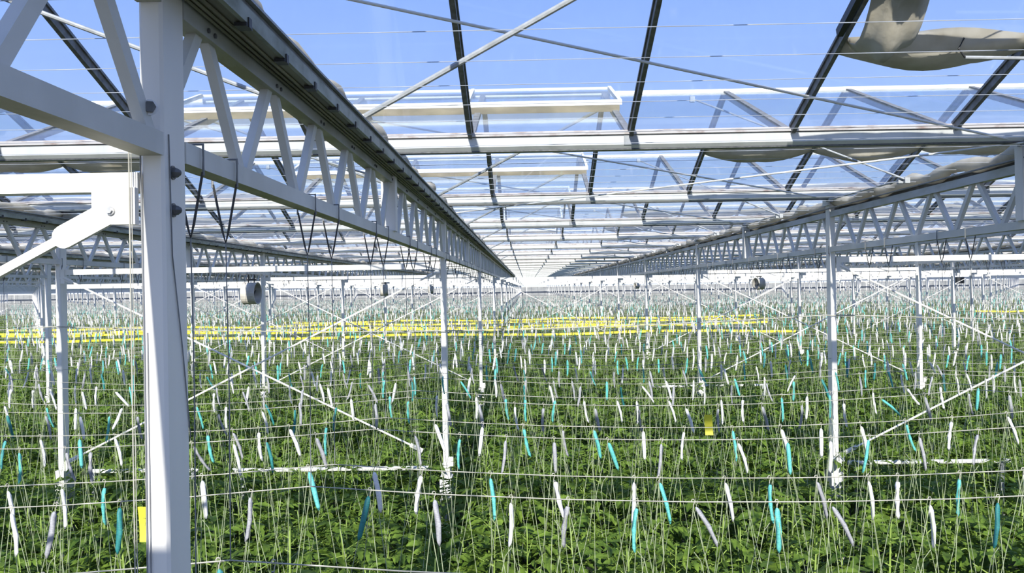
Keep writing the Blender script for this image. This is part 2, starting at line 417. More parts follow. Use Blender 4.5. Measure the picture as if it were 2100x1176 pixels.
tag(FARC.build('distant_columns', M['white']), 'many distant white columns merging toward the end wall', 'columns', kind='stuff')

# details of the near column
nc = COLS[(-1, 0)]
def bolt(parent, p, ax, r, mats, cone=False):
    mb = MB(); p = Vector(p); ax = Vector(ax)
    mb.tube([p, p + ax * .004], r * 1.35, 14)
    mb.build('washer', M['washer'] if not cone else M['bolt'], parent)
    mb = MB()
    if cone: mb.tube([p + ax * .004, p + ax * .012, p + ax * .022, p + ax * .024], [r * 1.1, r * 1.0, r * .5, r * .2], 6)
    else: mb.tube([p + ax * .004, p + ax * .016], r, 6)
    mb.build('bolt', M['bolt'], parent)
bolt(nc, (.017, -.05, H + .475), Vector((.45, -.89, 0)), .015, None)
bolt(nc, (.031, .055, H + .322), (1, 0, 0), .014, None, True)
bolt(nc, (.031, .055, H + .222), (1, 0, 0), .014, None, True)
mb = MB(); mb.tube([(-.027, -.004, 0.3), (-.026, -.004, H - .2), (-.029, -.004, H + .5)], .0022, 5); mb.tube([(-.016, -.004, 0.3), (-.017, -.004, H - .1)], .0016, 5)
mb.build('cord', M['cable'], nc)
mb = MB(); mb.tube([(.033, .03, H + .42), (.034, .04, H + .1), (.034, .10, H - .15), (.034, .147, H - .4)], .0018, 5); mb.build('thin_cable', M['cable'], nc)

# ---------------------------------------------------------------- lattice girders
NP = 11; PT = D / NP
def girder_parts():
    m = {}
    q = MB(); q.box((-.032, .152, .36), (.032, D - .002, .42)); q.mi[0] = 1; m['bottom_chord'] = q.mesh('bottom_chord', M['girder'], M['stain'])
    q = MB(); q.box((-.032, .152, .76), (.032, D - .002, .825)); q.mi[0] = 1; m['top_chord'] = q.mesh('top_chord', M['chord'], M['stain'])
    q = MB(); q.box((.033, .002, .815), (.125, D - .002, .828))
    for x in (.045, .065, .088): q.tube([(x, .002, .810), (x, D - .002, .810)], .0055, 5)
    m['screen_tray'] = q.mesh('screen_tray', M['tray'])
    q = MB(); q.box((.126, .002, .812), (.142, D - .002, .862)); m['tray_edge'] = q.mesh('tray_edge', M['traylight'])
    q = MB(); q.box((.124, .002, .864), (.134, D - .002, .882)); q.tube([(-.036, 0, .86), (-.036, D, .86)], .008, 5); m['dark_rail'] = q.mesh('dark_rail', M['cable'])
    q = MB(); q.box((.100, .002, .884), (.150, D - .002, .893)); m['top_flange'] = q.mesh('top_flange', M['galv'])
    q = MB(); pts = [(.05 + .025 * math.sin(a * .9), a * D / 40, .925 + .02 * math.sin(a * 1.3)) for a in range(41)]
    q.tube([(p[0], min(max(p[1], .002), D - .002), p[2]) for p in pts], [.052 + .016 * math.sin(a * 2.1 + 1) for a in range(41)], 10); m['cloth_roll'] = q.mesh('cloth_roll', M['fabric'], smooth=True)
    q = MB(); q.box((.105, -.028, .800), (.1435, .028, .8115)); q.box((.1425, -.014, .80), (.147, .014, .83)); m['clip'] = q.mesh('clip', M['black'])
    # one rising and one falling diagonal, with bolt heads
    for nm, sgn in (('up', 1), ('down', -1)):
        q = MB()
        a = (0, 0, .42); b = (0, sgn * PT / 2 - sgn * .028, .79)
        a = (0, sgn * .018, .40); q.beam(a, b, .052, .036, up=(1, 0, 0)) if False else q.beam(a, b, .03, .042, up=(0, 1, 0))
        m[nm] = q.mesh('diagonal', M['girder'])
    q = MB()
    for n in range(NP):
        y = n * PT
        q.beam((0, y + .018, .40), (0, y + PT / 2 - .028, .79), .03, .042, up=(0, 1, 0))
        q.beam((0, y + PT - .018, .40), (0, y + PT / 2 + .028, .79), .03, .042, up=(0, 1, 0))
    m['lattice'] = q.mesh('lattice', M['girder'])
    q = MB(); q.box((-.05, D / 2 - .02, .42), (.05, D / 2 + .08, .972)); m['stub_post'] = q.mesh('stub_post', M['white'])
    q = MB(); q.box((-.03, D / 2, .825), (.03, D / 2 + .07, .97)); m['stub_far'] = q.mesh('stub_post', M['white'])
    q = MB()
    for n in range(NP):
        for dy in (-.028, .028):
            yb = n * PT + PT / 2 + dy
            q.tube([(.0325, yb, .782), (.038, yb, .782)], .008, 6)
    m['bolts'] = q.mesh('bolt_heads', M['bolt'])
    return m
GP = girder_parts()
far_g = MB()
gcount = 0
for k in range(-1, 19):
    y = Y0 + D * k
    jr = range(-2, 1) if k < 0 else range(-int(half(y + D) / B) - 2, int(half(y + D) / B) + 1)
    for j in jr:
        x = rowx(j)
        if k >= 0 and abs(x) > .62 * (y + D) + 1.5: continue
        if k > 8:
            far_g.box((x - .032, y, H + .36), (x + .032, y + D, H + .42)); far_g.box((x - .032, y, H + .76), (x + .12, y + D, H + .88))
            for n in range(NP * 2):
                za, zb = (.42, .78) if n % 2 == 0 else (.78, .42)
                far_g.beam((x, y + n * PT / 2, H + za), (x, y + (n + 1) * PT / 2, H + zb), .03, .042, up=(0, 1, 0))
            continue
        t = empty('lattice_girder', (x, y + .0, H))
        sec = 'overhead at the camera' if k < 0 else '%s bay back' % nth(k)
        tag(t, 'white lattice girder, %s, %s' % (sec, rown(j)), 'girder', 'lattice girders')
        yo = .0
        parts = ['bottom_chord', 'top_chord']
        detail = (k <= 1 and -2 <= j <= 1)
        if k < 8: parts += ['screen_tray', 'tray_edge', 'dark_rail', 'top_flange', 'cloth_roll']
        else: parts += ['screen_tray']
        for p_ in parts: link(p_, GP[p_], t)
        if detail:
            for n in range(NP):
                link('diagonal', GP['up'], t, (0, n * PT, 0)); link('diagonal', GP['down'], t, (0, (n + 1) * PT, 0))
            link('stub_post', GP['stub_post'] if j == -1 or k < 2 else GP['stub_far'], t)
            if j <= 0 and k <= 1:
                o = link('bolt_heads', GP['bolts'], t); o['kind'] = 'stuff'
                for n in range(19): link('clip', GP['clip'], t, (0, .38 + n * .42, 0))
        else:
            o = link('lattice', GP['lattice'], t); o['kind'] = 'stuff'
            link('stub_post', GP['stub_far'], t)
        gcount += 1

tag(far_g.build('distant_girders', M['white']), 'many distant lattice girders merging toward the end wall', 'girders', kind='stuff')
# ---------------------------------------------------------------- cross beams and X braces between columns
def crossbeam(j, k, zt=.317, hgt=.05, text=''):
    x0, x1 = rowx(j), rowx(j + 1); y = Y0 + D * k
    t = empty('cross_beam', (x0, y, H))
    tag(t, 'bright white horizontal beam between columns, ' + text, 'beam', 'horizontal cross beams')
    L_ = B - .065
    mb = MB(); mb.box((.034, -.004, zt - hgt), (B - .034, .05, zt)); mb.build('rail', M['white'], t)
    for sx, nm in ((.034, 1), (B - .084, -1)):
        mb = MB(); mb.box((sx, -.012, zt - (.115 if k == 0 else .165)), (sx + .05, -.005, zt - .001)); mb.build('end_plate', M['white'], t)
def xbrace(j, k, text, r=.011, only=None):
    x0, x1 = rowx(j), rowx(j + 1); y = Y0 + D * k - .03
    t = empty('cross_brace', (x0, y, 0)); tag(t, 'thin white diagonal rods crossing between columns, ' + text, 'brace', 'diagonal rod braces')
    z0, z1 = 1.27, H + .2
    a = ((.12, 0, z0), (B - .07, 0, z1)); b = ((B - .30, .024, z0 + .08), (.07, .024, z1))
    for q, (p0, p1) in enumerate((a, b)):
        mb = MB(); mb.tube([p0, p1], r, 6); mb.build('rod', M['white'], t)
    if k <= 1:
        for p0, p1 in (a, b):
            for e0, e1 in ((p0, p1), (p1, p0)):
                e0 = Vector(e0); e1 = Vector(e1); d_ = (e1 - e0).normalized()
                mb = MB(); mb.beam(e0 - d_ * .04, e0 + d_ * .12, .008, .046, up=(0, 0, 1)); 
                mb.build('end_lug', M['white'], t)
for (j, k) in [(-2, 0), (-2, 1), (0, 1), (-2, 2), (0, 2)]:
    txt = 'left of the near column' if k == 0 else ('%s bay back, %s of centre' % (nth(k), 'left' if j < 0 else 'right'))
    crossbeam(j, k, text=txt, zt=.317 if k == 0 else .30, hgt=.05 if k == 0 else .062); 
    if k > 0: xbrace(j, k, txt)
for k in range(3, 12):
    for j in range(-5, 5):
        if abs(rowx(j) + 2.2) < .6 * (Y0 + D * k):
            nm = '%s span from the left, %s column line' % (nth(j + 5), nth(k))
            crossbeam(j, k, .32, .075, text=nm)
            if (j + k) % 3 == 0 and k < 7: xbrace(j, k, nm)
# the near brace: bracket plate, lug and tube running down left
t = empty('diagonal_brace', (XL - .095, Y0 - .02, H + .215))
tag(t, 'white tube brace with flat rounded lug, down left from the near column', 'brace')
dv = Vector((-1, 0, -.52)).normalized()
mb = MB(); mb.beam(dv * .13, dv * 4.2, .022, .022, up=(0, 1, 0)); mb.build('tube', M['white'], t)
pl = []
n_ = Vector((dv.z, 0, -dv.x)) * -1
for a in range(9): 
    an = PI / 2 + PI * a / 8; pl.append(dv * .14 - dv * math.cos(an) * -.03 * -1 + n_ * math.sin(an) * .03)
pl2 = [dv * -.02 + n_ * .030, dv * .14 + n_ * .030] + [dv * (.14 + .03 * math.sin(PI * a / 8)) + n_ * .030 * math.cos(PI * a / 8) for a in range(1, 8)] + [dv * .14 - n_ * .030, dv * -.02 - n_ * .030, dv * -.04 - n_ * 0.0]
mb = MB(); mb.prism([(p.x, p.z) for p in pl2], -.012, .004, 'Y'); mb.build('lug', M['white'], t)
mb = MB(); mb.tube([(0, -.012, 0), (0, -.019, 0)], .0115, 12); mb.tube([(0, -.019, 0), (0, -.026, 0)], .008, 6); mb.build('bolt', M['washer'], t)
mb = MB(); mb.box((-.05, -.011, -.035), (.062, .012, .06)); mb.build('bracket_plate', M['white'], t)

for dx, r_, a_ in ((-.045, .0018, 'outer'), (-.039, .0011, 'inner')):
    mb = MB(); mb.tube([(0, 0, .43), (.0, 0, -.4), (.004, 0, -2.6)], r_, 5)
    tag(mb.build('hanging_cord', M['wire'], None, (XL + dx, Y0 - .035, H)), 'pale cord hanging along the left side of the near column, %s one' % a_, 'cord')

# ---------------------------------------------------------------- roof rods (vent push rods and wind braces)
def rod(name, pts, r, m_, lab, cat='rod', grp=None):
    t = empty(name, pts[0]); p0 = Vector(pts[0])
    mb = MB(); mb.tube([Vector(p) - p0 for p in pts], r, 8); mb.build('bar', M[m_], t)
    for e in (pts[0], pts[-1]):
        e = Vector(e) - p0
        mb = MB(); mb.box((e.x - .022, e.y - .022, e.z - .03), (e.x + .022, e.y + .022, e.z + .02)); mb.build('end_clamp', M['galv'], t)
    return tag(t, lab, cat, grp)
XR = rowx(0)
for i in range(0, 7):
    bayn = '%s roof bay' % nth(i); yo = SP * i
    rod('push_rod', [(XL - .06, 4.72 + yo, H + .915), (-3.25, 4.35 + yo, H + 1.74)], .012, 'galv', 'grey rod rising left from the left girder, ' + bayn, 'rod', 'roof rods')
    rod('push_rod', [(XL + .10, 4.72 + yo, H + .915), (.86, 4.35 + yo, H + 1.74)], .016 if i == 0 else .014, 'galv', 'thick grey rod rising right from the left girder, ' + bayn, 'rod', 'roof rods')
    rod('brace_rod', [(XR - .04, Y0 + 4.0 + yo, H + .97), (-2.2, 4.32 + yo, H + 1.74)], .0095, 'white', 'long thin white rod falling right to the right girder, ' + bayn, 'rod', 'roof rods')
    rod('brace_rod', [(XR - .06, 8.15 - 4 + yo + 4 * 0 - .0, H + .93), (XR - .06 - 1.9, 4.32 + yo, H + 1.74)], .009, 'galv', 'short grey rod rising left from the right girder, ' + bayn, 'rod', 'roof rods')
    rod('brace_rod', [(XR - .10, 4.2 + yo, H + .93), (XR - .05, Y0 + 3.9 + yo, H + .955)], .009, 'galv', 'short rod along the right girder top, ' + bayn, 'rod', 'roof rods')
rod('wind_brace', [(XR - .03, Y0 + 3.9, H + .955), (XL + .03, 11.2, H + .955)], .008, 'white', 'long thin rod crossing the second bay between the two girders', 'rod', 'roof rods')
for s in range(-3, 4):
    if s in (0,): continue
    for i in range(1, 7):
        if abs(rowx(s)) < .6 * gy(i):
            xx = rowx(s)
            rod('brace_rod', [(xx, 4.2 + SP * i, H + .93), (xx - 2.6, 4.32 + SP * i, H + 1.74)], .010, 'galv', 'grey roof rod rising left, %s, %s roof bay' % (rown(s), nth(i)), 'rod', 'roof rods')

# overhead screen wires
for n in range(60):
    y = 2.28 + .42 * n
    hw = half(y) * .9
    mb = MB(); mb.tube([(-hw, 0, .01), (-hw * .4, 0, .0), (hw * .3, 0, .004), (hw, 0, .012)], 0.0015 if n < 14 else .002, 4)
    tag(mb.build('screen_wire', M['screenwire'], None, (0, y, H + .905)), 'thin pale screen wire across under the roof, %s back' % nth(n), 'wire', 'overhead screen wires')

# ---------------------------------------------------------------- crop wires and hangers
ZW = H - .865
rowsA = [2.86] + [4.42 + 1.6 * n for n in range(0, 90)]
rowsB = [2.56] + [3.93 + 1.6 * n for n in range(0, 90)]
def wirez(x, y):
    u = ((x - XL) / B) % 1.0
    return ZW - .095 * 4 * u * (1 - u) * (1 if y < 30 else .5)
def wire_row(y, r, lab):
    hw = .62 * y + 2.0
    xs = []; x = XL - B * math.ceil((hw) / B)
    while x < hw:
        for q in range(8): xs.append(x + B * q / 8)
        x += B
    mb = MB(); mb.tube([(x, 0, wirez(x, y) - ZW) for x in xs], r, 4)
    tag(mb.build('crop_wire', M['wire'], None, (0, y, ZW)), lab, 'wire', 'crop support wires')
NR = 24
for n in range(NR):
    wire_row(rowsA[n], .0026, 'pale crop wire, back wire of the %s wire pair from the camera' % nth(n))
    wire_row(rowsB[n], .0026, 'pale crop wire, front wire of the %s wire pair from the camera' % nth(n))
mb = MB()
for n in range(NR, 70):
    for y in (rowsA[n], rowsB[n]):
        mb.tube([(-.62 * y, y, ZW - .03), (.62 * y, y, ZW - .03)], .003, 3)
tag(mb.build('distant_crop_wires', M['wire']), 'many distant crop wires merging toward the end wall', 'wires', kind='stuff')

def hanger_mesh():
    m = {}
    q = MB(); q.tube([(-.040, 0, .34), (-.040, 0, .43), (.040, 0, .43), (.040, 0, .34)], .0045, 5); m['strap'] = q.mesh('strap', M['cable'])
    q = MB(); q.tube([(-.038, 0, .35), (-.01, 0, .20), (.0, 0, .16), (.01, 0, .20), (.038, 0, .35)], .0042, 5); m['vee'] = q.mesh('v_hook', M['black'])
    q = MB(); q.tube([(0, 0, .165), (.004, 0, -.3), (0, 0, ZW - H)], .0021, 5); m['cord'] = q.mesh('cord', M['cable'])
    return m
HM = hanger_mesh()
for j in (-2, -1, 0, 1):
    for n in range(0, 14):
        for ab, y in (('back', rowsA[n]), ('front', rowsB[n])):
            if abs(rowx(j)) > .6 * y + .4 or y < 2.5: continue
            t = empty('wire_hanger', (rowx(j), y, H))
            tag(t, 'dark cord hanger under the girder, %s, %s wire, %s wire pair' % (rown(j), ab, nth(n)), 'hanger', 'wire hangers')
            for p_ in ('strap', 'vee', 'cord'): link({'vee': 'v_hook'}.get(p_, p_), HM[p_], t)

# sagging cable in front of the second column line
mb = MB(); pts = []
for q in range(41):
    x = -8.5 + 17 * q / 40; u = ((x - (XL - B)) / (2 * B)) % 1
    pts.append((x, 0, -.36 - .12 * 4 * u * (1 - u)))
mb.tube(pts, .006, 5)
tag(mb.build('sagging_cable', M['wire'], None, (0, Y0 + D - .04, H)), 'pinkish sagging cable strung across the second column line', 'cable')

# ---------------------------------------------------------------- twine hooks
def spool_variants():
    out = []
    for v in range(6):
        rr = random.Random(v + 3)
        q = MB(); ln = .185 + .02 * rr.random(); r0 = .013 if v % 2 == 0 else .0105
        bend = rr.uniform(-.012, .012)
        pts = [(0, 0, -.025), (.001, 0, -.034), (bend * .4, 0, -.05), (bend, 0, -.03 - ln * .5), (bend * .6, 0, -.03 - ln * .9), (bend * .3, 0, -.03 - ln)]
        q.tube(pts, [.004, r0 * .75, r0, r0 * 1.05, r0 * .85, r0 * .35], 7)
        out.append((q.v, q.f, ln))
    return out
SV = spool_variants()
SPOOL = {c: [] for c in ('white', 'teal', 'grey', 'dark teal')}
for c in SPOOL:
    for v_, f_, ln in SV:
        q = MB(); q.add(v_, f_); SPOOL[c].append(q.mesh('spool', M['spool_' + c], smooth=True))
q = MB(); q.tube([(-.008, 0, .004), (-.004, 0, .012), (.004, 0, .012), (.008, 0, .003), (.002, 0, -.012), (0, 0, -.03)], .0022, 5); HOOKM = q.mesh('wire_hook', M['wire'])
TW = []
for v in range(8):
    rr = random.Random(v + 40); q = MB()
    a = rr.uniform(.08, .34); b = rr.uniform(-.30, .05); dy = rr.uniform(-.12, .12)
    for dx, dd in ((a, dy), (b, -dy * .7)):
        q.tube([(0, 0, -.03), (dx * .55, dd * .5, -.75), (dx, dd, -1.25)], .0018, 4)
    if v % 3 == 0: q.tube([(0, 0, -.22), (.03, 0, -.26), (.045, 0, -.33)], .0018, 4)
    TW.append(q.mesh('twine', M['twine']))
PXY = 1825.0
def x_of(px, y, zrel=-.95):
    # image column -> world x at depth y
    u = (px - 1050) / PXY; v = -(-zrel / y)
    v = zrel / y
    u2 = u * math.cos(ROLL) - (-v) * math.sin(ROLL)
    return (u2 + math.tan(-YAW) * -1) * y if False else (u2 - 0.0165) * y
hook_n = 0
hooks_by_row = {}
rowlist = []
T = 'teal'; Wt = 'white'
rowA0 = [(5,Wt),(118,Wt),(207,T),(410,Wt),(630,T),(765,Wt),(865,Wt),(1005,T),(1135,Wt),(1300,Wt),(1350,T),(1484,Wt),(1575,T),(1670,Wt),(1775,Wt),(1835,Wt),(1960,T),(2088,Wt)]
rowB0 = [(12,Wt),(105,Wt),(240,T),(512,Wt),(758,T),(890,Wt),(1048,Wt),(1165,Wt),(1305,T),(1420,Wt),(1590,T),(1698,Wt),(1900,Wt),(2038,T)]
rowA1 = [(2,T),(73,Wt),(155,T),(228,Wt),(292,Wt),(420,T),(473,Wt),(527,Wt),(590,Wt),(668,T),(890,Wt),(990,Wt),(1072,T),(1152,Wt),(1216,T),(1318,Wt),(1402,Wt),(1500,T),(1598,Wt),(1680,Wt),(1760,Wt),(1850,T),(1945,Wt),(2055,Wt)]
rowB1 = [(30,T),(125,Wt),(178,Wt),(388,Wt),(475,Wt),(543,T),(645,Wt),(850,Wt),(943,T),(1038,Wt),(1136,Wt),(1245,T),(1356,Wt),(1510,Wt),(1612,T),(1700,Wt),(1778,T),(1878,Wt),(1998,Wt),(2096,T)]
rowAm = [(80,Wt),(445,T),(560,Wt)]
preset = {('A', 0): rowAm, ('B', 0): [], ('A', 1): rowA0, ('B', 1): rowB0, ('A', 2): rowA1, ('B', 2): rowB1}
hook_list = []
for n in range(0, 8):
    for ab, rows in (('B', rowsB), ('A', rowsA)):
        y = rows[n]; L_ = []
        if (ab, n) in preset:
            for px, c in preset[(ab, n)]: L_.append((x_of(px, y), c))
        else:
            x = -.59 * y
            while x < .59 * y:
                L_.append((x + RND.uniform(-.05, .05), T if RND.random() < .24 else Wt)); x += RND.uniform(.20, .42)
        hook_list.append((y, ab, n, L_))
flat = []
for y, ab, n, L_ in hook_list:
    for q, (x, c) in enumerate(sorted(L_)): flat.append((y, x, c, ab, n, q))
flat.sort(key=lambda a: a[0])
INDIV = flat[:300]; REST = flat[300:]
RG = random.Random(77)
def shade_tone(c, ab):  # picks the painted-shade copy of a spool colour, mostly on front wires
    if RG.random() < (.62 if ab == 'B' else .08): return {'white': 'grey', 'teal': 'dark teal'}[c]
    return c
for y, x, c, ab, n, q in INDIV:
    c = shade_tone(c, ab)
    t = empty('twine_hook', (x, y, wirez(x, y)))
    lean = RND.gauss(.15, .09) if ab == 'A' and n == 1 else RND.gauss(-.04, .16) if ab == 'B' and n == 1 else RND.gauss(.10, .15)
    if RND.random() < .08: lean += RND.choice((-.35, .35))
    tag(t, 'twine hook coloured %s, %s from the left, %s wire of the %s wire pair' % (c, nth(q), 'back' if ab == 'A' else 'front', nth(n)), 'twine hook', 'hooks wound with twine')
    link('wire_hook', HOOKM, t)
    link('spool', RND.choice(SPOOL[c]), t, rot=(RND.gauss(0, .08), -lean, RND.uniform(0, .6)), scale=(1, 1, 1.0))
    link('twine', RND.choice(TW), t, rot=(0, 0, 0 if RND.random() < .5 else PI))

# ---------------------------------------------------------------- tomato plants
def leaf_mesh(seed, small=False):
    rr = random.Random(seed); q = MB()
    L_ = rr.uniform(.24, .34); droop = rr.uniform(.10, .30)
    def rach(u): return Vector((0, L_ * u * (1 - .12 * u * droop * 3), .10 * u * (1.0) - droop * u * u * .75))
    q.m = 1
    q.tube([rach(0), rach(.5), rach(1)], [.004, .003, .0015], 3, cap=False)
    q.m = 0
    def leaflet(base, dirv, ln, wd):
        d = Vector(dirv).normalized(); up = Vector((0, 0, 1)); sd_ = d.cross(up).normalized(); up = sd_.cross(d)
        curl = rr.uniform(.1, .9); fold = rr.uniform(.1, .45)
        prof = [(0, .0), (.18, .55), (.34, .42), (.5, 1.0) if not small else (.5, .9), (.64, .62), (.78, .66), (1.0, 0)]
        if small: prof = [(0, 0), (.35, .95), (.7, .6), (1, 0)]
        mid = []; lf = []; rt = []
        for t_, w_ in prof:
            c = base + d * (ln * t_) - up * (curl * ln * t_ * t_)
            mid.append(c)
            lf.append(c + sd_ * (wd * w_) + up * (fold * wd * w_)); rt.append(c - sd_ * (wd * w_) + up * (fold * wd * w_))
        n = len(prof); vs_ = mid + lf[1:-1] + rt[1:-1]; fs = []
        for a in range(n - 1):
            la = n + a - 1; lb = n + a
            ra = n + (n - 2) + a - 1; rb_ = ra + 1
            if a == 0: fs += [(0, 1, lb), (0, rb_, 1)]
            elif a == n - 2: fs += [(a, a + 1, la), (a, ra, a + 1)]
            else: fs += [(a, a + 1, lb, la), (a, ra, rb_, a + 1)]
        q.add(vs_, fs)
    sc = L_ / .3
    for u, k in ((.22, .6), (.40, .9), (.58, 1.0), (.78, .85)):
        for s in (-1, 1):
            a = rr.uniform(.9, 1.3)
            leaflet(rach(u), (s * math.sin(a), math.cos(a), rr.uniform(-.3, .15)), .11 * k * sc * rr.uniform(.8, 1.2), .026 * k * sc * rr.uniform(.8, 1.2))
    leaflet(rach(.97), (rr.uniform(-.2, .2), 1, -droop * 1.4), .12 * sc, .040 * sc)
    return q
LEAFQ = [leaf_mesh(s) for s in range(6)]
LEAFS = [leaf_mesh(s + 20, True) for s in range(4)]
LEAFM = [q.mesh('leaf', M['leaf'], M['stem']) for q in LEAFQ]
def plant_layout(seed, nl=15):
    rr = random.Random(seed); lst = []; hgt = 1.18
    bx, by = rr.uniform(-.05, .05), rr.uniform(-.05, .05)
    for a in range(nl):
        u = a / (nl - 1)
        z = hgt * (.40 + .60 * u); az = a * 2.4 + rr.uniform(-.4, .4)
        pitch = rr.uniform(-.25, .65) + .75 * max(0, u - .75) * 4 * .35
        sc = (1.36 - .55 * max(0, (u - .7) / .3)) * rr.uniform(.85, 1.15)
        lst.append((Vector((bx * u, by * u, z)), az, pitch, sc, rr.randrange(6)))
    stem = [(0, 0, 0), (bx * .3 + .02, by * .3, hgt * .35), (bx * .7 - .01, by * .7, hgt * .7), (bx, by, hgt * 1.02), (bx + .01, by, hgt * 1.09)]
    return lst, stem
def stem_mesh(stem):
    q = MB(); q.tube(stem, [.009, .009, .008, .0065, .003], 6); return q.mesh('stem', M['stem'], smooth=True)
def plant_joined(lst, stem, src, wstem=False, name='foliage'):
    q = MB()
    for p, az, pit, sc, li in lst:
        s = src[li % len(src)]
        mt = Matrix.Translation(p) @ Matrix.Rotation(az, 4, 'Z') @ Matrix.Rotation(pit, 4, 'X') @ Matrix.Scale(sc, 4)
        n = len(q.v); q.v.extend(tuple(mt @ Vector(v)) for v in s.v); q.f.extend(tuple(i + n for i in f_) for f_ in s.f); q.mi.extend(s.mi)
    if wstem: q.m = 1; q.tube(stem, [.009, .009, .008, .0065, .003], 4)
    return q.mesh(name, M['leaf'], M['stem'])
LAY = [plant_layout(s) for s in range(6)]
STEMS = [stem_mesh(l[1]) for l in LAY]
FOL = [plant_joined(l[0], l[1], LEAFQ) for l in LAY]
plants = []
RP = random.Random(21)
prow = [3.93 + .24 + 1.6 * n for n in range(90)]
for n in range(90):
    for ab, dy in (('front', -.30), ('back', .30)):
        y = prow[n] + dy
        if y < 4.5: continue
        hw = .60 * y + .8
        if y > 90: continue
        st = .36 if y < 40 else .42
        x = -hw + RP.uniform(0, st)
        q = 0
        while x < hw:
            plants.append((y + RP.uniform(-.07, .07), x + RP.uniform(-.07, .07), n, ab, q)); x += st * RP.uniform(.85, 1.15); q += 1
plants.sort(key=lambda a: a[0])
near_p, far_p = plants[:300], plants[300:]
# keep plants clear of columns
def clear(x, y):
    for j in range(-3, 3):
        for k in range(0, 3):
            if abs(x - rowx(j)) < .10 and abs(y - (Y0 + D * k)) < .2: return False
    return True
proto_objs = []
for idx, (y, x, n, ab, q) in enumerate(near_p):
    if not clear(x, y): x += .22
    v = RP.randrange(6); t = empty('tomato_plant', (x, y, 0)); s = RP.uniform(.84, 1.10)
    t.scale = (s * 1.08, s * 1.08, s); t.rotation_euler = (RP.gauss(0, .04), RP.gauss(0, .04), RP.uniform(0, 6.28))
    tag(t, 'leafy tomato plant, %s from the left, %s line of the %s crop row' % (nth(q), ab, nth(n)), 'plant', 'tomato plants in the crop rows')
    link('stem', STEMS[v], t)
    if idx < 90:
        for p, az, pit, sc, li in LAY[v][0]:
            o = link('leaf', LEAFM[li], t, p, None, sc)
            o.rotation_euler = (Matrix.Rotation(az, 4, 'Z') @ Matrix.Rotation(pit, 4, 'X')).to_euler()
    else:
        o = link('foliage', FOL[v], t); o['kind'] = 'stuff'

# ---------------------------------------------------------------- far crop and far hooks: one object each (geometry nodes)
def scatter(name, pts, meshes, label, cat, smin, smax, tilt, full_z=True):
    holder = []
    me = bpy.data.meshes.new(name); me.from_pydata(pts, [], []); me.update()
    for m_ in meshes[0].materials: me.materials.append(m_)
    o = link(name, me); tag(o, label, cat, kind='stuff')
    ng = bpy.data.node_groups.new(name, 'GeometryNodeTree')
    ng.interface.new_socket('Geometry', in_out='INPUT', socket_type='NodeSocketGeometry')
    ng.interface.new_socket('Geometry', in_out='OUTPUT', socket_type='NodeSocketGeometry')
    N, L = ng.nodes, ng.links
    gi = N.new('NodeGroupInput'); go = N.new('NodeGroupOutput'); ip = N.new('GeometryNodeInstanceOnPoints'); jn = N.new('GeometryNodeJoinGeometry')
    for pm in meshes:
        po = bpy.data.objects.new(name + '_source', pm)
        oi = N.new('GeometryNodeObjectInfo'); oi.inputs['Object'].default_value = po; oi.inputs['As Instance'].default_value = True
        L.new(oi.outputs['Geometry'], jn.inputs[0])
    L.new(gi.outputs[0], ip.inputs['Points']); L.new(jn.outputs[0], ip.inputs['Instance']); ip.inputs['Pick Instance'].default_value = True
    rn = N.new('FunctionNodeRandomValue'); rn.data_type = 'FLOAT_VECTOR'
    rn.inputs[0].default_value = (-tilt, -tilt, 0 if full_z else -.3); rn.inputs[1].default_value = (tilt, tilt, 6.283 if full_z else .3)
    L.new(rn.outputs[0], ip.inputs['Rotation'])
    rs = N.new('FunctionNodeRandomValue'); rs.data_type = 'FLOAT'; rs.inputs['Seed'].default_value = 5
    rs.inputs[2].default_value = smin; rs.inputs[3].default_value = smax
    L.new(rs.outputs[1], ip.inputs['Scale']); L.new(ip.outputs[0], go.inputs[0])
    md = o.modifiers.new('scatter', 'NODES'); md.node_group = ng
    return o
FARP = [plant_joined(LAY[v][0][3:] if v % 2 else LAY[v][0][2:], LAY[v][1], LEAFS, True, 'far_plant') for v in range(4)]
scatter('distant_tomato_crop', [(x, y, 0) for y, x, n, ab, q in far_p], FARP, 'dense green tomato crop filling the rows farther back', 'crop', .84, 1.12, .08)
pw, pt, pg = [], [], []
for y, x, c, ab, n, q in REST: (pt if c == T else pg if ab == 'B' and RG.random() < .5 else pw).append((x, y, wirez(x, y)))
for n in range(8, 62):
    for rows in (rowsB, rowsA):
        y = rows[n]; x = -.59 * y
        st = 1.0 if y < 60 else 1.6
        while x < .59 * y:
            (pt if RND.random() < .22 else pg if RND.random() < .28 else pw).append((x, y, wirez(x, y))); x += RND.uniform(.20, .42) * st
def far_hook(c, v):
    q = MB(); q.m = 0; q.add(SV[v][0], SV[v][1]); q.m = 1
    rr = random.Random(v); a, b = rr.uniform(.1, .3), rr.uniform(-.3, 0)
    q.tube([(0, 0, 0), (a, 0, -1.15)], .0014, 3, False); q.tube([(0, 0, 0), (b, 0, -1.15)], .0014, 3, False)
    return q.mesh('far_hook', M['spool_' + c], M['twine'])
scatter('distant_white_hooks', pw, [far_hook('white', v) for v in range(4)], 'countless distant white twine hooks above the far crop rows', 'twine hooks', .85, 1.1, .2, False)
scatter('distant_shaded_white_hooks', pg, [far_hook('grey', v) for v in range(4)], 'countless distant white twine hooks painted in shaded grey above the far crop rows', 'twine hooks', .85, 1.1, .2, False)
scatter('distant_teal_hooks', pt, [far_hook('teal', v) for v in range(4)], 'countless distant teal twine hooks above the far crop rows', 'twine hooks', .85, 1.15, .22, False)

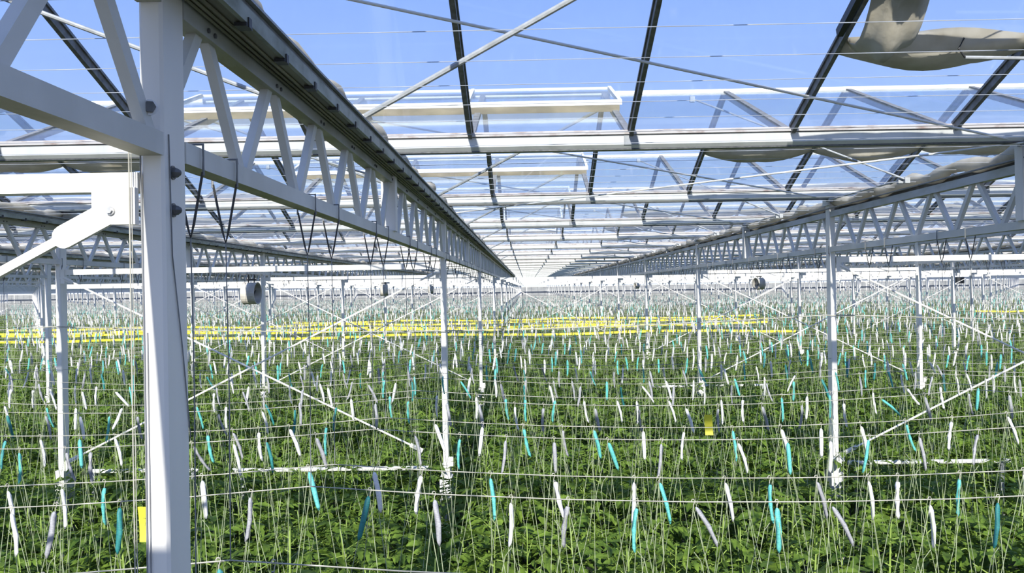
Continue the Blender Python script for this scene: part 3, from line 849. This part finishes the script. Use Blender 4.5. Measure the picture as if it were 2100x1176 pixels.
# ---------------------------------------------------------------- yellow sticky ribbons
def ribbon(y, x0, x1, z, lab, hgt=.095):
    mb = MB(); n = int((x1 - x0) / .8) + 2; vs_ = []; fs = []
    rr = random.Random(int(y * 10))
    for a in range(n):
        x = x0 + (x1 - x0) * a / (n - 1); zz = -.03 * math.sin(a * .7) + rr.uniform(-.01, .01)
        vs_ += [(x, 0, zz), (x, .0, zz + hgt * .7), (x, .004, zz + hgt * .7), (x, .004, zz)]
    for a in range(n - 1):
        for b in range(4): fs.append((a*4+b, a*4+(b+1) % 4, (a+1)*4+(b+1) % 4, (a+1)*4+b))
    mb.add(vs_, fs)
    t = empty('sticky_ribbon', (0, y, z)); mb.build('tape', M['yellow'], t)
    mb = MB()
    for a in range(int((x1 - x0) / 3) + 1):
        x = x0 + .1 + a * 3; mb.tube([(x, .002, .0), (x, .002, H - .9 - z)], .003, 4)
    o = mb.build('hanging_strings', M['twine'], t); o['kind'] = 'stuff'
    tag(t, lab, 'sticky ribbon', 'yellow sticky ribbons')
ribbon(25.3, -15.5, 7.6, H - 1.34, 'long yellow sticky ribbon across the crop, the nearest one')
ribbon(28.5, -17.0, 3.6, H - 1.33, 'long yellow sticky ribbon, second one back')
ribbon(30.1, -18.0, 8.2, H - 1.33, 'long yellow sticky ribbon, third one back')
ribbon(33.3, -19.6, 9.0, H - 1.32, 'long yellow sticky ribbon, fourth one back')
ribbon(36.5, -10.0, 9.5, H - 1.32, 'long yellow sticky ribbon, fifth one back')
ribbon(38.1, 19.0, 24.0, H - 1.32, 'short yellow sticky ribbon at the far right')

# yellow tags
def ytag(x, y, z, w_, h_, lab, ink=False):
    t = empty('yellow_tag', (x, y, z)); tag(t, lab, 'tag')
    mb = MB(); n = 6; vs_ = []
    for a in range(n + 1):
        v_ = a / n; off = .008 * math.sin(v_ * 3); vs_ += [(-w_/2 + .006 * v_, off, -h_ * v_), (w_/2 + .006 * v_, off - .004, -h_ * v_), (w_/2 + .006 * v_, off - .002, -h_ * v_), (-w_/2 + .006 * v_, off + .002, -h_ * v_)]
    fs = [(a*4+b, a*4+(b+1) % 4, (a+1)*4+(b+1) % 4, (a+1)*4+b) for a in range(n) for b in range(4)]
    mb.add(vs_, fs); mb.build('card', M['yellowtag'], t)
    mb = MB(); mb.tube([(0, 0, .0), (.004, 0, .03), (0, 0, .06)], .0015, 4); mb.build('string', M['twine'], t)
    if ink:
        mb = MB(); mb.tube([(-.022, -.009, -h_ * .30), (-.004, -.010, -h_ * .30), (-.014, -.009, -h_ * .52)], .0012, 4)
        mb.build('number', M['ink'], t)
ytag(x_of(300, 3.92, -.95), 3.92, H - .945, .10, .155, 'yellow card with a handwritten number, half behind the near column', True)
ytag(x_of(1451, 6.75, -1.0), 6.75, H - .98, .06, .155, 'small yellow tag hanging behind a white hook, right of centre')

# ---------------------------------------------------------------- fans
def fan(x, y, z, r, yawd, lab):
    t = empty('circulation_fan', (x, y, z)); t.rotation_euler = (0, 0, R(yawd)); tag(t, lab, 'fan', 'round circulation fans')
    n = 24; q = MB(); vs_ = []; fs = []
    prof = [(-.15, r * .97), (-.145, r), (-.12, r * .96), (.10, r * .96), (.13, r), (.135, r * .97), (.13, r * .90), (-.14, r * .88)]
    for a in range(n):
        an = 2 * PI * a / n
        for px, pr in prof: vs_.append((px, pr * math.cos(an), pr * math.sin(an)))
    m_ = len(prof)
    for a in range(n):
        for b in range(m_): fs.append((a*m_+b, ((a+1) % n)*m_+b, ((a+1) % n)*m_+(b+1) % m_, a*m_+(b+1) % m_))
    q.add(vs_, fs); q.build('housing', M['fan'], t, smooth=False)
    q = MB(); q.tube([(-.10, 0, 0), (.03, 0, 0)], r * .3, 12); q.build('motor', M['fandark'], t)
    for a in range(5):
        an = 2 * PI * a / 5; d_ = Vector((0, math.cos(an), math.sin(an))); p_ = Vector((0, -math.sin(an), math.cos(an)))
        b = [d_ * r * .28 - p_ * .03 + Vector((-.02, 0, 0)), d_ * r * .28 + p_ * .03 + Vector((.03, 0, 0)), d_ * r * .85 + p_ * .07 + Vector((.02, 0, 0)), d_ * r * .85 - p_ * .05 + Vector((-.03, 0, 0))]
        b2 = [v_ + Vector((.006, 0, 0)) for v_ in b]
        q = MB(); q.add(b + b2, [(3,2,1,0),(4,5,6,7),(0,1,5,4),(1,2,6,5),(2,3,7,6),(3,0,4,7)]); q.build('blade', M['fandark'], t)
    for rr_ in (.35, .55, .75):
        q = MB(); q.tube([(-.15, r * rr_ * math.cos(2*PI*a/16), r * rr_ * math.sin(2*PI*a/16)) for a in range(17)], .003, 4); q.build('guard_ring', M['cable'], t)
    q = MB(); q.tube([(-.06, 0, r * .95), (-.06, .0, H + .355 - z)], .012, 6); q.tube([(.06, 0, r * .95), (.06, 0, H + .355 - z)], .012, 6); q.box((-.1, -.03, r + .03), (.1, .03, r + .06)); q.build('hanger', M['black'], t)
    q = MB(); q.tube([(-.04, 0, -r * .97), (-.04, 0, -r * 1.08)], .02, 8); q.build('drain_cap', M['fan'], t)
XF = rowx(-2)
fan(XF + .03, 17.5, H - .02, .225, -4, 'grey round fan hanging in front of a column, left of centre, the nearest fan')
fan(XF, 34.0, H + .0, .225, 190, 'small round fan, second back on the left line')
fan(XF, 50.5, H + .0, .225, 190, 'tiny round fan, third back on the left line')
fan(rowx(1), 30.9, H + .02, .21, 20, 'small round fan, nearer one on the right line')
fan(rowx(1), 65.0, H + .02, .21, 20, 'tiny round fan, farther one on the right line')
t = empty('control_box', (rowx(3), 35.3, H + .03)); tag(t, 'small black box hanging from a cord, far right', 'box')
mb = MB(); mb.box((-.13, -.1, -.12), (.13, .1, .12)); mb.build('case', M['black'], t)
mb = MB(); mb.tube([(0, 0, .12), (.0, 0, .33)], .012, 6); mb.build('cord', M['cable'], t)

# white pipe lying between the footings (seen through the leaves)
def pipe_rail(x0, x1, y, z, lab):
    t = empty('pipe_rail', ((x0 + x1) / 2, y, z)); h_ = (x1 - x0) / 2
    mb = MB(); mb.tube([(-h_, 0, 0), (h_, 0, 0)], .026, 8); mb.build('pipe', M['pipe'], t)
    for s in (-1, 1):
        mb = MB(); mb.box((s * h_ * .9 - .02, -.02, -z), (s * h_ * .9 + .02, .02, -.02)); mb.build('stand', M['galv'], t)
    tag(t, lab, 'pipe', 'white pipes between footings')
pipe_rail(XL - 2.5, XL - .2, Y0 + D + .05, 1.12, 'white pipe low among the leaves left of the second column')
pipe_rail(XL - 4.2, XL - 2.9, Y0 + D + .05, 1.13, 'short white pipe low among the leaves at left')
pipe_rail(XR + .15, XR + 2.0, Y0 + D + .05, 1.12, 'white pipe beside the foot of the right column')
pipe_rail(XR - 1.0, XR + 1.4, Y0 + 2 * D + .05, 1.13, 'white pipe at the third column line right of centre')
